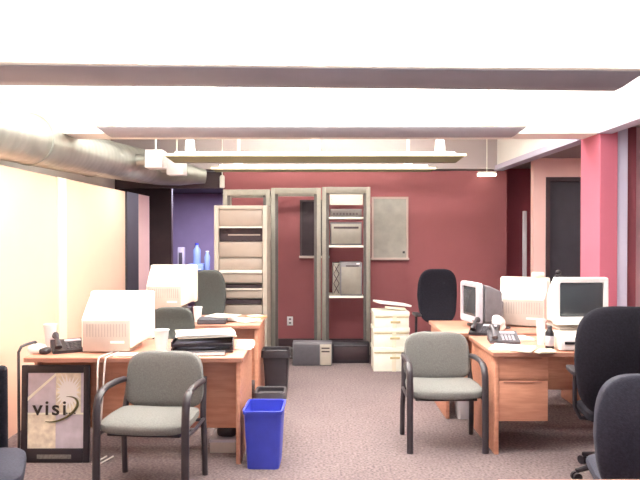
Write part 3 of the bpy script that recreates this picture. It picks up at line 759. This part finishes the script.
MB().box(-w/2+.055, w/2-.055, -.004, .05, zc(273.5), zc(270), .004).build('ledge', 'rack_light', t)
MB().box(-w/2+.055, w/2-.055, -.002, .05, zc(290), zc(288.5), .003).build('ledge', 'rack_light', t)
MB().box(-w/2+.055, w/2-.055, .05, .095, zc(241.5), zc(226.5)).build('display_slot', 'slot', t)
MB().box(-w/2+.15, w/2-.08, .044, .051, zc(235.5), zc(234.3)).build('slot_rail', 'rack_panel', t)
for a, b_ in ((285, 288), (300, 304)):
    MB().box(-w/2+.09, w/2-.07, .005, .09, zc(b_), zc(a)).build('drive_slot', 'slot', t)
MB().box(-w/2+.055, w/2-.055, .0, .03, zc(228), zc(226.4)).build('ledge', 'rack_light', t)

# ---------------------------------------------------------------- white cartons
s_ = 89.5
def carton(label, z, hh, w=.40, d=.34, rz=0.0):
    t = thing('carton', label, 'box', (X(391.5, s_), D(s_)+d/2, z), rz, 'cream cartons stacked by the racks')
    MB().box(-w/2, w/2, -d/2, d/2, 0, hh-.04, .003).build('body', 'cardboard', t)
    MB().box(-w/2-.006, w/2+.006, -d/2-.006, d/2+.006, hh-.05, hh-.001, .003).build('lid', 'cardboard', t)
    MB().box(-w/2+.006, w/2-.006, -d/2-.009, -d/2-.004, hh-.065, hh-.055).build('shadow_strip', 'cardboard_tape', t)
    MB().box(-.022+.03, .022+.03, -d/2-.0105, -d/2-.003, .0, hh*.75).build('tape', 'paper2', t)
    MB().box(-.045+.03, .065+.03, -d/2-.012, -d/2-.004, hh-.13, hh-.105, .003).build('handhold', 'cardboard_tape', t)
    return t
carton('cream carton on the floor, lower of the stack beside the racks', 0, .27)
carton('middle cream carton with a handhold, stacked beside the racks', .27, .22)
carton('upper cream carton of the stack beside the racks', .49, .18, w=.385, rz=.03)
t = thing('box_lid', 'tilted white lid lying on top of the carton stack', 'lid', (X(394, s_), D(s_)+.17, .705))
o = MB().box(-.19, .19, -.12, .14, .0, .022, .003).build('panel', 'paper', t); o.rotation_euler = (0, .13, .25); o.location = (0, 0, .028)
o = MB().box(-.12, .12, -.12, -.08, .0, .02, .003).build('flap', 'paper2', t); o.rotation_euler = (.2, .10, .25); o.location = (0, 0, .006)

# ---------------------------------------------------------------- grey leaning board by right recess
t = thing('partition_panel', 'narrow grey folded panel standing before the dark red recess', 'panel', (X(525, 79), D(79), 0))
MB().box(-.025, .025, 0, .03, .02, H(211, 79), .004).build('panel', 'lilac_plastic', t)
MB().box(-.05, .05, -.1, .13, 0, .02, .003).build('foot', 'dark_grey', t)

# ---------------------------------------------------------------- back room things
s_ = 58.0
t = thing('side_table', 'dark table in the bluish back room', 'table', (X(190, s_), D(s_), 0))
MB().box(-.42, .42, 0, .55, .84, .88, .005).build('tabletop', 'dark', t)
for sx in (-1, 1):
    for yy in (.04, .5): MB().box(sx*.38-.02, sx*.38+.02, yy-.02, yy+.02, 0, .84).build('leg', 'dark', t)
glow = mat('white_with_blue_glow', (150, 176, 226), .5, 10, .05)  # white items' blue glow is put into the base colour
t = thing('printer', 'pale blue-white printer on the table in the back room', 'printer', (X(194, s_), D(s_)+.12, .88))
MB().box(-.14, .14, 0, .3, 0, .13, .015).build('body', glow, t); MB().box(-.10, .10, -.04, .02, .03, .045, .003).build('paper_tray', 'offwhite', t)
t = thing('speaker', 'pale speaker on the table in the back room', 'speaker', (X(179, s_), D(s_)+.12, .88))
MB().box(-.055, .055, 0, .14, 0, .42, .012).build('body', 'lilac_plastic', t); MB().box(-.03, .03, -.006, .002, .12, .33, .003).build('grille', 'dark_grey', t)
t = thing('water_bottle', 'tall blue bottle on the printer table in the back room', 'bottle', (X(194, s_), D(s_)+.26, 1.01))
MB().lathe([(.06, 0), (.065, .02), (.065, .24), (.03, .30), (.03, .33)], 20).build('body', glow, t); MB().lathe([(.032, .33), (.032, .36)], 12).build('cap', 'blue', t)
t = thing('bottle', 'thin pale blue bottle right of the printer in the back room', 'bottle', (X(206, s_)-.0, D(s_)+.12, .88))
MB().lathe([(.045, 0), (.05, .02), (.05, .26), (.03, .31), (.03, .34)], 20).build('body', glow, t); MB().lathe([(.032, .34), (.032, .36)], 12).build('cap', 'offwhite', t)

# ---------------------------------------------------------------- lights
def area(name, loc, rot, sx, sy, e, col=(1, 1, 1)):
    li = bpy.data.lights.new(name, 'AREA'); li.shape = 'RECTANGLE'; li.size = sx; li.size_y = sy; li.energy = e; li.color = col
    o = bpy.data.objects.new(name, li); C.objects.link(o); o.location = loc; o.rotation_euler = rot; return o
area('back_room_light', (-1.7, 10.2, 2.25), (0, 0, 0), 1, 1, 70, (.80, .76, 1))
for yy in (3.9, 6.1): area('added_top_fill', (-.2, yy, 2.885), (0, 0, 0), 4.2, .35, 55, (1, .98, .94))  # added downward fill strips that brighten the tops of things
area('added_left_fill', (-1.86, 7.27, 2.27), (0, 0, 0), .16, .16, 7, (1, .97, .92))  # added small fill for the pink wall end, not a diffuser lamp
area('window_light', (0.2, -1.2, 2.2), (math.radians(78), 0, 0), 3, 1.2, 26, (1, .94, .97))  # added frontal fill behind the camera, no window stands there
area('side_bay_light', (3.6, 6.6, 2.42), (0, 0, 0), .9, .9, 14, (1, .9, .9))
area('side_bay_light', (3.7, 3.4, 2.42), (0, 0, 0), .9, .9, 14, (1, .92, .92))
w = bpy.data.worlds.new('world'); bpy.context.scene.world = w; w.use_nodes = True
w.node_tree.nodes['Background'].inputs[0].default_value = (.9, .87, .95, 1); w.node_tree.nodes['Background'].inputs[1].default_value = .25

# ---------------------------------------------------------------- camera
cam = bpy.data.cameras.new('camera'); co = bpy.data.objects.new('camera', cam); C.objects.link(co)
cam.sensor_width = 36; cam.lens = 36*F/640.0; cam.clip_start = .05
co.location = (0, 0, CAMH); co.rotation_euler = (PI/2-math.atan((240-HOR)/F), 0, 0)
bpy.context.scene.camera = co
vs = bpy.context.scene.view_settings
vs.view_transform = 'Standard'; vs.look = 'None'; vs.exposure = 0.5; vs.gamma = 1.0
